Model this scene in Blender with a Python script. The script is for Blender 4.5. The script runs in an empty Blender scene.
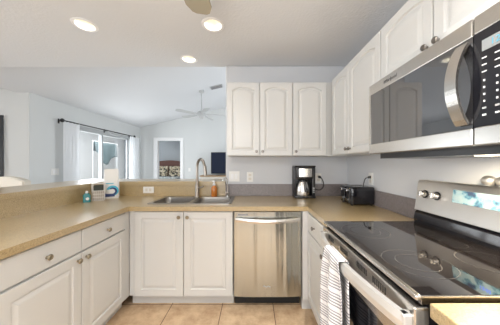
import bpy, bmesh, math, random
from mathutils import Vector, Matrix
random.seed(7)
S = bpy.context.scene
C = bpy.context.scene.collection
PI = math.pi

# ------------------------------------------------------------------ camera
cam_d = bpy.data.cameras.new('camera')
cam = bpy.data.objects.new('camera', cam_d); C.objects.link(cam)
cam.location = (0, 0, 1.292); cam.rotation_euler = (PI/2, 0, 0)
cam_d.sensor_width = 36; cam_d.lens = 210.26*36/500
cam_d.shift_x = -0.0062; cam_d.shift_y = 0.0024
cam_d.clip_start = 0.02
S.camera = cam

# ------------------------------------------------------------------ view, world, lights
S.view_settings.view_transform = 'Standard'; S.view_settings.look = 'None'
S.view_settings.gamma = 1; S.view_settings.use_curve_mapping = False
S.view_settings.exposure = 0.17
w = bpy.data.worlds.new('sky'); S.world = w; w.use_nodes = True
w.node_tree.nodes['Background'].inputs[0].default_value = (0.86, 0.93, 1, 1)
w.node_tree.nodes['Background'].inputs[1].default_value = 2.2

def area(name, loc, rot, sx, sy, power, col):
    d = bpy.data.lights.new(name, 'AREA'); d.shape = 'RECTANGLE'; d.size = sx; d.size_y = sy
    d.energy = power; d.color = col
    o = bpy.data.objects.new(name, d); C.objects.link(o); o.location = loc; o.rotation_euler = rot
    return o
# added unseen rear and dining window fill, and daylight through the living room door
area('rear_fill_light', (-0.35, -2.75, 1.4), (PI/2, 0, 0), 2.4, 1.2, 36, (1, 0.98, 0.96))
area('dining_fill_light', (-4.92, -0.2, 1.30), (PI/2, 0, -PI/2), 3.2, 1.9, 62, (0.95, 0.98, 1))
area('door_daylight', (-3.85, 5.1, 1.05), (PI/2, 0, -PI/2), 1.8, 1.9, 48, (0.93, 0.97, 1))

area('living_fill_light', (1.72, 4.6, 1.45), (PI/2, 0, PI/2), 2.4, 1.5, 36, (0.96, 0.98, 1))  # unseen window light added to brighten the living room's left wall

# ------------------------------------------------------------------ materials
MATS = {}
def mat(name, col, rough=0.5, metal=0.0, spec=0.5, emit=None, es=1.0, trans=0.0, bump=None, coat=0.0, aniso=0.0):
    m = bpy.data.materials.new(name); m.use_nodes = True
    b = m.node_tree.nodes['Principled BSDF']
    b.inputs['Base Color'].default_value = (*col, 1)
    b.inputs['Roughness'].default_value = rough; b.inputs['Metallic'].default_value = metal
    b.inputs['Specular IOR Level'].default_value = spec
    b.inputs['Transmission Weight'].default_value = trans
    b.inputs['Coat Weight'].default_value = coat
    b.inputs['Anisotropic'].default_value = aniso
    if emit:
        b.inputs['Emission Color'].default_value = (*emit, 1); b.inputs['Emission Strength'].default_value = es
    if bump:
        nt = m.node_tree; n = nt.nodes.new('ShaderNodeTexNoise'); n.inputs['Scale'].default_value = bump[0]; n.inputs['Detail'].default_value = 4
        bp = nt.nodes.new('ShaderNodeBump'); bp.inputs['Strength'].default_value = bump[1]; bp.inputs['Distance'].default_value = 0.003
        tc = nt.nodes.new('ShaderNodeTexCoord')
        nt.links.new(tc.outputs['Object'], n.inputs['Vector'])
        nt.links.new(n.outputs['Fac'], bp.inputs['Height']); nt.links.new(bp.outputs['Normal'], b.inputs['Normal'])
    MATS[name] = m
    return m
def nodes(m): return m.node_tree, m.node_tree.nodes, m.node_tree.links, m.node_tree.nodes['Principled BSDF']
def noise_col(m, scale, stops, detail=3, vec=(1, 1, 1), rough=0.5, kind='Fac'):
    nt, N, L, b = nodes(m)
    tc = N.new('ShaderNodeTexCoord'); mp = N.new('ShaderNodeMapping'); mp.inputs['Scale'].default_value = vec
    n = N.new('ShaderNodeTexNoise'); n.inputs['Scale'].default_value = scale; n.inputs['Detail'].default_value = detail
    n.inputs['Roughness'].default_value = rough
    r = N.new('ShaderNodeValToRGB')
    while len(r.color_ramp.elements) < len(stops): r.color_ramp.elements.new(0.5)
    for e, (p, c) in zip(r.color_ramp.elements, stops): e.position = p; e.color = (*c, 1)
    L.new(tc.outputs['Object'], mp.inputs['Vector']); L.new(mp.outputs[0], n.inputs['Vector']); L.new(n.outputs['Fac'], r.inputs[0])
    L.new(r.outputs[0], b.inputs['Base Color'])
    return r

M_wall = mat('wall_paint', (0.63, 0.64, 0.66), 0.85, spec=0.2, bump=(60, 0.15))
M_wall2 = mat('living_wall_paint', (0.665, 0.68, 0.675), 0.85, spec=0.2, bump=(60, 0.15))
M_ceil = mat('ceiling_paint', (0.71, 0.72, 0.735), 0.9, spec=0.1, bump=(55, 0.8))
M_white = mat('cabinet_white', (0.625, 0.625, 0.61), 0.35)
M_trim = mat('trim_white', (0.85, 0.85, 0.85), 0.4)
M_plate = mat('plate_white', (0.82, 0.81, 0.78), 0.35)
M_steel = mat('stainless', (0.66, 0.635, 0.60), 0.27, 1.0)
M_steel_d = mat('stainless_dishwasher', (0.52, 0.53, 0.495), 0.24, 1.0)
M_sink = mat('sink_steel', (0.35, 0.33, 0.305), 0.3, 1.0)
M_nickel = mat('brushed_nickel', (0.33, 0.30, 0.265), 0.28, 1.0)
M_knob = mat('knob_nickel', (0.24, 0.22, 0.20), 0.3, 1.0)
M_bronze = mat('aged_nickel', (0.31, 0.265, 0.19), 0.3, 1.0)
M_chrome = mat('chrome', (0.8, 0.8, 0.8), 0.1, 1.0)
M_black = mat('black_plastic', (0.012, 0.012, 0.014), 0.3)
M_blackg = mat('black_gloss', (0.010, 0.010, 0.013), 0.08, spec=0.6)
M_glass_top = mat('cooktop_glass', (0.012, 0.010, 0.010), 0.04, spec=0.5)
M_glass_top.node_tree.nodes['Principled BSDF'].inputs['IOR'].default_value = 2.9
M_ringc = mat('burner_print', (0.10, 0.095, 0.09), 0.25)
M_mwglass = mat('microwave_glass', (0.014, 0.014, 0.017), 0.03, spec=0.5)
M_mwglass.node_tree.nodes['Principled BSDF'].inputs['IOR'].default_value = 2.8
M_dark = mat('dark_gap', (0.02, 0.019, 0.018), 0.7)
M_grey = mat('grey_print', (0.45, 0.45, 0.45), 0.5)
M_bright = mat('white_print', (0.75, 0.75, 0.75), 0.5)
M_lamp = mat('lamp_bulb', (1, 1, 1), 0.5, emit=(1, 0.93, 0.78), es=1.6)
M_can = mat('lamp_reflector', (0.85, 0.82, 0.72), 0.45)
M_bluelcd = mat('clock_digits', (0, 0, 0), 0.5, emit=(0.05, 0.16, 1), es=4)
M_cyanlcd = mat('display_digits', (0, 0, 0), 0.5, emit=(0.15, 0.55, 0.7), es=1.0)
M_lcd = mat('display_pale', (0.24, 0.255, 0.26), 0.3)
M_glow = mat('cooktop_lamp', (1, 1, 1), 0.5, emit=(1, 0.85, 0.6), es=4)
M_wood = mat('stand_wood', (0.32, 0.21, 0.12), 0.45)
M_head = mat('headboard_wood', (0.10, 0.035, 0.022), 0.4)
M_bedwall = mat('bedroom_paint', (0.42, 0.46, 0.50), 0.85)
M_tv = mat('tv_screen', (0.008, 0.014, 0.035), 0.35, spec=0.2)
M_frame = mat('picture_black', (0.012, 0.014, 0.02), 0.3)
M_art = mat('dark_art', (0.04, 0.05, 0.08), 0.3)
M_chair = mat('chair_cream', (0.68, 0.64, 0.56), 0.8)
M_fan = mat('fan_white', (0.52, 0.53, 0.53), 0.4)
M_tan = mat('fan_blade_tan', (0.31, 0.275, 0.2), 0.45)
M_vent = mat('vent_grey', (0.30, 0.30, 0.31), 0.5)
M_towelblue = mat('towel_blue', (0.15, 0.205, 0.22), 0.95)
M_lanai = mat('lanai_white', (0.85, 0.87, 0.88), 0.8)
M_orange = mat('soap_orange', (0.52, 0.17, 0.03), 0.12, coat=0.5)
M_soapw = mat('pump_white', (0.8, 0.8, 0.8), 0.3)
M_teal = mat('teal_plastic', (0.01, 0.19, 0.20), 0.25)
M_wire = mat('wire_white', (0.75, 0.72, 0.68), 0.4)
M_pouch = mat('pouch_white', (0.78, 0.76, 0.72), 0.4)
M_navy = mat('wave_navy', (0.01, 0.03, 0.13), 0.4)
M_aqua = mat('wave_aqua', (0.05, 0.42, 0.58), 0.4)
M_sponge = mat('sponge_dark', (0.05, 0.055, 0.045), 0.9)
M_boxside = mat('cream_card', (0.70, 0.66, 0.58), 0.6)
M_clear = mat('window_glass', (1, 1, 1), 0.0, trans=1.0)
def _thin(m):       # thin pane: mostly see-through with a weak reflection
    nt, N, L, b = nodes(m)
    t = N.new('ShaderNodeBsdfTransparent'); g = N.new('ShaderNodeBsdfGlossy'); g.inputs['Roughness'].default_value = 0.02
    mx = N.new('ShaderNodeMixShader'); mx.inputs[0].default_value = 0.06
    L.new(t.outputs[0], mx.inputs[1]); L.new(g.outputs[0], mx.inputs[2]); L.new(mx.outputs[0], N['Material Output'].inputs[0])
_thin(M_clear)
M_sheer = mat('sheer_white', (0.9, 0.9, 0.9), 0.9)
def _sheer(m):
    nt, N, L, b = nodes(m)
    d = N.new('ShaderNodeBsdfDiffuse'); d.inputs[0].default_value = (0.88, 0.89, 0.9, 1)
    t = N.new('ShaderNodeBsdfTranslucent'); t.inputs[0].default_value = (0.9, 0.92, 0.95, 1)
    mx = N.new('ShaderNodeMixShader'); mx.inputs[0].default_value = 0.4
    L.new(d.outputs[0], mx.inputs[1]); L.new(t.outputs[0], mx.inputs[2])
    L.new(mx.outputs[0], N['Material Output'].inputs[0])
_sheer(M_sheer)

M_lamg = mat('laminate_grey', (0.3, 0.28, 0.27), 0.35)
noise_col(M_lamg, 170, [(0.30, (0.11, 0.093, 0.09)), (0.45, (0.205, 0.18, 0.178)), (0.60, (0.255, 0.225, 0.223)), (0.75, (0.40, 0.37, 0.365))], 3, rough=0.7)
# speckled laminate of the worktops
M_lam = mat('laminate', (0.4, 0.33, 0.24), 0.4, coat=1.0)
M_lam.node_tree.nodes['Principled BSDF'].inputs['Coat Roughness'].default_value = 0.28
M_lam.node_tree.nodes['Principled BSDF'].inputs['Coat IOR'].default_value = 1.75
noise_col(M_lam, 170, [(0.30, (0.20, 0.13, 0.056)), (0.45, (0.40, 0.29, 0.135)), (0.60, (0.47, 0.35, 0.175)), (0.75, (0.66, 0.54, 0.34))], 3, rough=0.7)
# travertine floor tiles
M_floor = mat('floor_tile', (0.6, 0.45, 0.3), 0.42)
def _tile(m):
    nt, N, L, b = nodes(m)
    tc = N.new('ShaderNodeTexCoord'); mp = N.new('ShaderNodeMapping'); mp.inputs['Location'].default_value = (-0.182 + 0.4625*20, -1.93 + 0.4625*20, 0)
    br = N.new('ShaderNodeTexBrick'); br.offset = 0; br.squash = 1
    br.inputs['Scale'].default_value = 1; br.inputs['Brick Width'].default_value = 0.4625; br.inputs['Row Height'].default_value = 0.4625
    br.inputs['Mortar Size'].default_value = 0.0035; br.inputs['Mortar Smooth'].default_value = 0.2
    br.inputs['Color1'].default_value = (1, 1, 1, 1); br.inputs['Color2'].default_value = (0.9, 0.88, 0.86, 1); br.inputs['Mortar'].default_value = (0.16, 0.11, 0.07, 1)
    n = N.new('ShaderNodeTexNoise'); n.inputs['Scale'].default_value = 7; n.inputs['Detail'].default_value = 8; n.inputs['Roughness'].default_value = 0.7
    r = N.new('ShaderNodeValToRGB')
    for e, (p, c) in zip(r.color_ramp.elements, [(0.32, (0.42, 0.265, 0.155)), (0.62, (0.68, 0.51, 0.335))]): e.position = p; e.color = (*c, 1)
    mx = N.new('ShaderNodeMix'); mx.data_type = 'RGBA'; mx.blend_type = 'MULTIPLY'; mx.inputs[0].default_value = 1
    L.new(tc.outputs['Object'], mp.inputs[0]); L.new(mp.outputs[0], br.inputs['Vector']); L.new(tc.outputs['Object'], n.inputs['Vector'])
    L.new(n.outputs['Fac'], r.inputs[0]); L.new(r.outputs[0], mx.inputs[6]); L.new(br.outputs['Color'], mx.inputs[7]); L.new(mx.outputs[2], b.inputs['Base Color'])
_tile(M_floor)
# brushed look of the dishwasher front: broad vertical waves in the sheet
def _wavy(m):
    nt, N, L, b = nodes(m)
    tc = N.new('ShaderNodeTexCoord'); mp = N.new('ShaderNodeMapping'); mp.inputs['Scale'].default_value = (9, 9, 0.35)
    n = N.new('ShaderNodeTexNoise'); n.inputs['Scale'].default_value = 1; n.inputs['Detail'].default_value = 2
    bp = N.new('ShaderNodeBump'); bp.inputs['Strength'].default_value = 0.65; bp.inputs['Distance'].default_value = 0.03
    L.new(tc.outputs['Object'], mp.inputs[0]); L.new(mp.outputs[0], n.inputs['Vector']); L.new(n.outputs['Fac'], bp.inputs['Height']); L.new(bp.outputs[0], b.inputs['Normal'])
_wavy(M_steel_d)
# striped tea towel
M_tea = mat('tea_towel', (0.7, 0.7, 0.7), 0.95)
def _tea(m):
    nt, N, L, b = nodes(m)
    tc = N.new('ShaderNodeTexCoord'); sp = N.new('ShaderNodeSeparateXYZ'); L.new(tc.outputs['UV'], sp.inputs[0])
    def mth(op, a, v):
        x = N.new('ShaderNodeMath'); x.operation = op
        if isinstance(a, float): x.inputs[0].default_value = a
        else: L.new(a, x.inputs[0])
        if v is not None:
            if isinstance(v, float): x.inputs[1].default_value = v
            else: L.new(v, x.inputs[1])
        return x.outputs[0]
    v = sp.outputs[1]
    fine = mth('GREATER_THAN', mth('FRACT', mth('MULTIPLY', v, 78.0), None), 0.55)
    grp = mth('GREATER_THAN', mth('FRACT', mth('MULTIPLY', v, 13.0), None), 0.38)
    thin = mth('GREATER_THAN', mth('FRACT', mth('MULTIPLY', v, 39.0), None), 0.80)
    f = mth('MAXIMUM', mth('MULTIPLY', fine, grp), thin)
    mx = N.new('ShaderNodeMix'); mx.data_type = 'RGBA'; mx.inputs[6].default_value = (0.76, 0.75, 0.75, 1); mx.inputs[7].default_value = (0.27, 0.26, 0.28, 1)
    L.new(f, mx.inputs[0]); L.new(mx.outputs[2], b.inputs['Base Color'])
_tea(M_tea)
M_floral = mat('floral_pillow', (0.5, 0.5, 0.4), 0.9)
noise_col(M_floral, 13, [(0.42, (0.045, 0.05, 0.05)), (0.50, (0.35, 0.30, 0.20)), (0.60, (0.62, 0.57, 0.46))], 2)
M_duvet = mat('patterned_duvet', (0.5, 0.5, 0.5), 0.9)
noise_col(M_duvet, 11, [(0.42, (0.06, 0.10, 0.13)), (0.50, (0.35, 0.42, 0.45)), (0.58, (0.70, 0.74, 0.75))], 2)
M_panel_refl = mat('display_reflection', (0.4, 0.6, 0.7), 0.2)  # black glass; the mottling puts its window reflection into the colour
noise_col(M_panel_refl, 21, [(0.40, (0.02, 0.045, 0.10)), (0.47, (0.07, 0.20, 0.28)), (0.54, (0.27, 0.40, 0.44)), (0.75, (0.36, 0.45, 0.46))], 3)
M_egg = mat('shaker_silver', (0.72, 0.70, 0.66), 0.38, 0.9, bump=(70, 0.4))

# ------------------------------------------------------------------ mesh helpers
def box(bm, lo, hi, bev=0.0, seg=2):
    x0, y0, z0 = lo; x1, y1, z1 = hi
    r = bmesh.ops.create_cube(bm, size=1, matrix=Matrix.Translation(((x0+x1)/2, (y0+y1)/2, (z0+z1)/2)) @ Matrix.Diagonal((x1-x0, y1-y0, z1-z0, 1)))
    if bev:
        es = set(e for v in r['verts'] for e in v.link_edges)
        bmesh.ops.bevel(bm, geom=list(es), offset=bev, segments=seg, affect='EDGES', profile=0.5)
    return bm
def B(*args, **k):
    bm = bmesh.new(); box(bm, *args, **k); return bm
def prism(bm, pts, axis, a, b):      # extrude a 2-D outline along an axis
    def P(p, t):
        return {'x': (t, p[0], p[1]), 'y': (p[0], t, p[1]), 'z': (p[0], p[1], t)}[axis]
    A = [bm.verts.new(P(p, a)) for p in pts]; Bv = [bm.verts.new(P(p, b)) for p in pts]
    n = len(pts)
    for i in range(n): bm.faces.new((A[i], A[(i+1) % n], Bv[(i+1) % n], Bv[i]))
    bm.faces.new(A[::-1]); bm.faces.new(Bv)
    bmesh.ops.recalc_face_normals(bm, faces=bm.faces[:])
    return bm
def lathe(bm, prof, n=24, mtx=None):  # (r, z) profile about the z axis
    mtx = mtx or Matrix.Identity(4); rings = []
    for r, z in prof:
        if r < 1e-6: rings.append([bm.verts.new(mtx @ Vector((0, 0, z)))])
        else: rings.append([bm.verts.new(mtx @ Vector((r*math.cos(2*PI*i/n), r*math.sin(2*PI*i/n), z))) for i in range(n)])
    for a, b in zip(rings, rings[1:]):
        if len(a) == len(b) == 1: continue
        for i in range(n):
            j = (i+1) % n
            if len(a) == 1: f = (a[0], b[j], b[i])
            elif len(b) == 1: f = (a[i], a[j], b[0])
            else: f = (a[i], a[j], b[j], b[i])
            bm.faces.new(f)
    bmesh.ops.recalc_face_normals(bm, faces=bm.faces[:])
    return bm
def sweep(bm, pts, section, up=Vector((0, 0, 1))):   # section: list of (side, up) offsets, or a radius
    pts = [Vector(p) for p in pts]
    if not isinstance(section, list):
        r = section; section = [(r*math.cos(2*PI*i/10), r*math.sin(2*PI*i/10)) for i in range(10)]
    rings = []; prev = None
    for i, p in enumerate(pts):
        t = (pts[min(i+1, len(pts)-1)] - pts[max(i-1, 0)]).normalized()
        if prev is None:
            s = t.cross(up)
            if s.length < 1e-3: s = t.cross(Vector((1, 0, 0)))
        else: s = prev - t*prev.dot(t)
        s.normalize(); prev = s; u = s.cross(t).normalized()
        rings.append([bm.verts.new(p + s*a + u*b) for a, b in section])
    n = len(section)
    for a, b in zip(rings, rings[1:]):
        for i in range(n): bm.faces.new((a[i], a[(i+1) % n], b[(i+1) % n], b[i]))
    bm.faces.new(rings[0][::-1]); bm.faces.new(rings[-1])
    bmesh.ops.recalc_face_normals(bm, faces=bm.faces[:])
    return bm
def spline(pts, n=8):                 # Catmull-Rom through points
    P = [Vector(p) for p in pts]; P = [P[0]*2-P[1]] + P + [P[-1]*2-P[-2]]; out = []
    for i in range(1, len(P)-2):
        for k in range(n):
            t = k/n; a, b, c, d = P[i-1:i+3]
            out.append(0.5*((2*b)+(c-a)*t+(2*a-5*b+4*c-d)*t*t+(3*b-a-3*c+d)*t**3))
    out.append(P[-2]); return out
def obj(name, bm, m, parent=None, smooth=False):
    me = bpy.data.meshes.new(name); bm.to_mesh(me); bm.free()
    o = bpy.data.objects.new(name, me); C.objects.link(o)
    if m: me.materials.append(m)
    if smooth:
        for p in me.polygons: p.use_smooth = True
        try: me.set_sharp_from_angle(angle=math.radians(40))
        except Exception: pass
    if parent: o.parent = parent
    return o
def struct(name, bm, m, parent=None, **k):
    o = obj(name, bm, m, parent, **k)
    if not parent: o['kind'] = 'structure'
    return o
def tag(o, label, cat, group=None):
    o['label'] = label; o['category'] = cat
    if group: o['group'] = group
    return o
def thing(name, label, cat, loc=(0, 0, 0), rotz=0, group=None):
    o = bpy.data.objects.new(name, None); C.objects.link(o); o.empty_display_size = 0.1
    o.location = loc; o.rotation_euler = (0, 0, rotz)
    return tag(o, label, cat, group)
def copy_tree(o, parent=None):
    c = o.copy(); C.objects.link(c); c.parent = parent
    for ch in list(o.children): copy_tree(ch, c)
    return c
def boolean(o, cutters):
    for c in cutters:
        md = o.modifiers.new('b', 'BOOLEAN'); md.object = c; md.operation = 'DIFFERENCE'; md.solver = 'EXACT'
    dg = bpy.context.evaluated_depsgraph_get()
    me = bpy.data.meshes.new_from_object(o.evaluated_get(dg)); o.modifiers.clear(); o.data = me
    for c in cutters: bpy.data.objects.remove(c)
def text(name, body, size, m, parent, mtx, ext=0.0004, shear=0.0):
    cu = bpy.data.curves.new(name, 'FONT'); cu.body = body; cu.size = size; cu.extrude = ext; cu.shear = shear
    cu.align_x = 'CENTER'; cu.align_y = 'CENTER'
    t = bpy.data.objects.new(name, cu); C.objects.link(t)
    me = bpy.data.meshes.new_from_object(t.evaluated_get(bpy.context.evaluated_depsgraph_get()))
    bpy.data.objects.remove(t); me.transform(mtx); me.materials.clear(); me.materials.append(m)
    o = bpy.data.objects.new(name, me); C.objects.link(o); o.parent = parent
    return o
FRONT = Matrix.Rotation(PI/2, 4, 'X')     # text lying in xy -> standing, facing -y
def disc(bm, c, r, h, axis='z', n=24, bev=0.0):
    M = {'z': Matrix.Identity(4), 'y': Matrix.Rotation(PI/2, 4, 'X'), 'x': Matrix.Rotation(PI/2, 4, 'Y')}[axis]
    return lathe(bm, [(0, 0), (r-bev, 0), (r, bev), (r, h-bev), (r-bev, h), (0, h)] if bev else [(0, 0), (r, 0), (r, h), (0, h)], n, Matrix.Translation(c) @ M)

# ------------------------------------------------------------------ structure
XR, YB, ZC = 1.115, 2.486, 2.45
YF, XL, SL = 6.75, -3.62, 0.235
T = 0.12
XE = 1.6
def vz(x): return ZC + SL*(x - XL)
struct('floor', B((-6.4, -2.8, -0.1), (XE+T, 2.60, 0)), M_floor)
struct('floor_living', B((-6.4, 2.60, -0.1), (XE+T, 11, 0)), mat('pale_bounce_floor', (0.62, 0.61, 0.59), 0.95))  # unseen floor, made up pale and neutral so its bounce lights the vault
struct('wall_right', B((XR, -2.6, 0), (XR+T, YB, ZC)), M_wall)
struct('wall_back', B((-0.324, YB, 0), (XE, YB+T, ZC), bev=0.012), M_wall)
struct('wall_half_back', B((-1.86, YB, 0), (-0.324, YB+T, 1.044)), M_wall)
struct('wall_half_left', B((-1.86, 0.86, 0), (-1.742, YB, 1.044)), M_wall)
# flat ceiling with round cut-outs for the recessed lamps
LAMPS = [(-1.403, 1.755), (-0.335, 1.755), (-0.71, 2.330), (0.38, 0.33), (-1.05, -0.10)]  # last two are unseen fill lights, added to brighten the lower cabinets and worktop
ce = struct('ceiling', B((-4.75, -2.6, ZC), (XR+T, 2.518, ZC+0.14)), M_ceil)
cut = []
for x, y in LAMPS:
    b_ = bmesh.new(); disc(b_, (x, y, ZC-0.02), 0.072, 0.11, n=32); cut.append(obj('cutter', b_, None))
boolean(ce, cut)
bm = bmesh.new(); prism(bm, [(XL-T, vz(XL)-0.03), (XE+T, vz(XE+T)), (XE+T, vz(XE+T)+0.14), (XL-T, ZC+0.14)], 'y', 2.518, YF+T)
struct('ceiling_vault', bm, M_ceil)
struct('ceiling_corner', B((-4.75, 2.518, ZC), (XL, 3.7, ZC+0.14)), M_ceil)
bm = bmesh.new(); prism(bm, [(XL, ZC+0.14), (XE, ZC+0.14), (XE, vz(XE)), (XL, vz(XL)+0.002)], 'y', 2.418, 2.518)
struct('wall_gable', bm, M_wall)
# left wall of the living room around the sliding door (opening y 4.30..6.22, z 0..2.02)
bm = bmesh.new(); box(bm, (XL-T, 3.40, 0), (XL, 4.30, ZC)); box(bm, (XL-T, 6.22, 0), (XL, YF, ZC)); box(bm, (XL-T, 4.30, 2.08), (XL, 6.22, ZC))
struct('wall_left', bm, M_wall2)
# far wall around the bedroom doorway
DX0, DX1 = -3.075, -2.33
bm = bmesh.new(); zt = lambda x: vz(x)
prism(bm, [(XL-T, 0), (DX0, 0), (DX0, zt(DX0)), (XL-T, zt(XL-T))], 'y', YF, YF+T)
prism(bm, [(DX0, 2.03), (DX1, 2.03), (DX1, zt(DX1)), (DX0, zt(DX0))], 'y', YF, YF+T)
prism(bm, [(DX1, 0), (XE+T, 0), (XE+T, zt(XE+T)), (DX1, zt(DX1))], 'y', YF, YF+T)
struct('wall_far', bm, M_wall2)
bm = bmesh.new(); box(bm, (XE, YB, 0), (XE+T, 3.4, 3.7)); box(bm, (XE, 5.8, 0), (XE+T, YF, 3.7)); box(bm, (XE, 3.4, 0), (XE+T, 5.8, 0.7)); box(bm, (XE, 3.4, 2.2), (XE+T, 5.8, 3.7))  # hidden window opening, made up for the living room fill
struct('wall_living_right', bm, M_wall2)
# angled wall at the left of the living room
dg_ = Vector((-0.826, -0.563)); p0 = Vector((-3.62, 3.41)); nrm = Vector((-0.563, 0.826))
p1 = p0 + dg_*1.35
bm = bmesh.new(); prism(bm, [tuple(p0), tuple(p1), tuple(p1+nrm*T), tuple(p0+nrm*T)], 'z', 0, ZC)
struct('wall_angled', bm, M_wall2)
bm = bmesh.new(); box(bm, (-4.85, -2.6, 0), (-4.73, -1.85, ZC)); box(bm, (-4.85, 1.45, 0), (-4.73, p1.y+0.1, ZC)); box(bm, (-4.85, -1.85, 0), (-4.73, 1.45, 0.3)); box(bm, (-4.85, -1.85, 2.3), (-4.73, 1.45, ZC))  # window opening added for the fill light from the left
struct('wall_left_dining', bm, M_wall)
# rear wall behind the camera, its window opening added to let in fill light
bm = bmesh.new()
box(bm, (-4.85, -2.72, 0), (-1.6, -2.6, ZC)); box(bm, (0.95, -2.72, 0), (XR+T, -2.6, ZC)); box(bm, (-1.6, -2.72, 0), (0.95, -2.6, 0.75)); box(bm, (-1.6, -2.72, 2.05), (0.95, -2.6, ZC))
struct('wall_rear', bm, M_wall)
# bedroom behind the doorway
bm = bmesh.new(); box(bm, (-6.3, 10.2, 0), (0.2, 10.3, 2.6)); box(bm, (-6.4, 6.87, 0), (-6.3, 10.3, 2.6)); box(bm, (0.1, 6.87, 0), (0.2, 10.2, 2.6))
struct('wall_bedroom', bm, M_bedwall)
struct('ceiling_bedroom', B((-6.4, 6.87, 2.6), (0.2, 10.3, 2.7)), M_ceil)
area('bedroom_fill_light', (-3.2, 8.4, 2.55), (0, 0, 0), 0.5, 0.5, 20, (1, 0.95, 0.88))  # unseen light added so the bedroom is not dark
# doorway casing
bm = bmesh.new()
box(bm, (DX0-0.115, YF-0.02, 0), (DX0, YF, 2.03), bev=0.004); box(bm, (DX1, YF-0.02, 0), (DX1+0.10, YF, 2.03), bev=0.004); box(bm, (DX0-0.115, YF-0.02, 2.03), (DX1+0.10, YF, 2.13), bev=0.004)
box(bm, (DX0, YF, 0), (DX0+0.012, YF+T, 2.03)); box(bm, (DX1-0.012, YF, 0), (DX1, YF+T, 2.03))
struct('trim_1', bm, M_trim)
# sliding glass door
M_alu = mat('white_aluminium', (0.45, 0.465, 0.47), 0.45)
sd = struct('door_1', B((XL-0.10, 4.30, 2.04), (XL+0.005, 6.22, 2.08)), M_alu)
bm = bmesh.new(); box(bm, (XL-0.10, 4.30, 0), (XL+0.005, 4.34, 2.04)); box(bm, (XL-0.10, 6.17, 0), (XL+0.005, 6.22, 2.04)); box(bm, (XL-0.10, 4.34, 0), (XL, 6.17, 0.03))
struct('door_frame', bm, M_alu, sd)
def sash(y0, y1, x):
    bm = bmesh.new(); w_ = 0.05
    box(bm, (x, y0, 0.03), (x+0.035, y0+w_, 2.04)); box(bm, (x, y1-w_, 0.03), (x+0.035, y1, 2.04)); box(bm, (x, y0+w_, 1.985), (x+0.035, y1-w_, 2.04)); box(bm, (x, y0+w_, 0.03), (x+0.035, y1-w_, 0.11))
    s = struct('sash', bm, M_alu, sd); struct('glass_pane', B((x+0.014, y0+w_, 0.11), (x+0.02, y1-w_, 1.985)), M_clear, s)
sash(4.34, 5.09, XL-0.045); sash(5.04, 6.17, XL-0.085)
# lanai beyond the sliding door
bm = bmesh.new(); box(bm, (-6.35, 3.7, 0), (-6.25, 10.5, 2.5)); box(bm, (-6.25, 3.6, 0), (XL-T, 3.7, 2.5))
struct('wall_lanai', bm, M_lanai)
area('lanai_fill_light', (-4.3, 7.4, 3.0), (0, 0.95, 0), 1.6, 4.5, 95, (1, 0.99, 0.97))  # area light added to brighten the lanai wall

# ------------------------------------------------------------------ cabinet parts
def loop_pts(w_, h_, inset, arch, n=16):
    x0, x1, z0, z1 = inset, w_-inset, inset, h_-inset
    pts = [(x0, z0), (x1, z0)]
    for i in range(n+1):
        t = i/n; x = x1+(x0-x1)*t
        s = abs(2*t-1)
        pts.append((x, z1 - arch*s**2.2))
    return pts
def panel_door(w_, h_, t=0.02, arch=0.0, frame=0.055, y=0.0, x=0.0, z=0.0):
    bm = bmesh.new()
    spec = [(0, t, 0), (0, 0.003, 0), (0.003, 0, 0), (frame, 0, arch), (frame+0.005, 0.009, arch), (frame+0.012, 0.0095, arch), (frame+0.034, 0.001, arch), (frame+0.040, 0.0005, arch)]
    rings = []
    for ins, d, a in spec:
        rings.append([bm.verts.new((x+px, y+d, z+pz)) for px, pz in loop_pts(w_, h_, ins, a)])
    n = len(rings[0])
    for a, b in zip(rings, rings[1:]):
        for i in range(n): bm.faces.new((a[i], a[(i+1) % n], b[(i+1) % n], b[i]))
    bm.faces.new(rings[0][::-1]); bm.faces.new(rings[-1])
    bmesh.ops.recalc_face_normals(bm, faces=bm.faces[:])
    return bm
def knob_bm(x, y, z, s=1.0):
    bm = bmesh.new()
    lathe(bm, [(0, 0), (0.008*s, 0), (0.0055*s, 0.006*s), (0.0055*s, 0.012*s), (0.0155*s, 0.017*s), (0.0165*s, 0.021*s), (0.013*s, 0.026*s), (0, 0.028*s)], 20, Matrix.Translation((x, y, z)) @ Matrix.Rotation(PI/2, 4, 'X'))
    return bm
def base_cabinet(label, loc, rotz, w_, fronts, depth=0.60, kmat=None, fill=(0, 0), top=0.874, low=0.1, group='base cabinets'):
    """fronts: (kind, x0, x1, z0, z1, knob_x, knob_z)"""
    t = thing('base_cabinet', label, 'cabinet', loc, rotz, group)
    bm = bmesh.new(); a_, b_ = -fill[0], w_+fill[1]
    box(bm, (a_, 0, low), (b_, 0.018, top)); box(bm, (a_, 0.018, low), (a_+0.018, depth, top)); box(bm, (b_-0.018, 0.018, low), (b_, depth, top))
    box(bm, (a_+0.018, 0.018, low), (b_-0.018, depth, low+0.018)); box(bm, (a_+0.018, depth-0.01, low+0.018), (b_-0.018, depth, top))
    obj('carcass', bm, M_white, t)
    obj('toe_kick', B((-fill[0], 0.05, 0), (w_+fill[1], depth, low)), M_white, t)
    for k, x0, x1, z0, z1, kx, kz in fronts:
        if k == 'door': d = obj('door', panel_door(x1-x0, z1-z0, frame=0.06, y=-0.02, x=x0, z=z0), M_white, t)
        else: d = obj('drawer', B((x0, -0.02, z0), (x1, 0, z1), bev=0.004), M_white, t)
        if kx is not None: obj('knob', knob_bm(kx, -0.02, kz), kmat or M_bronze, d, smooth=True)
    return t
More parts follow.
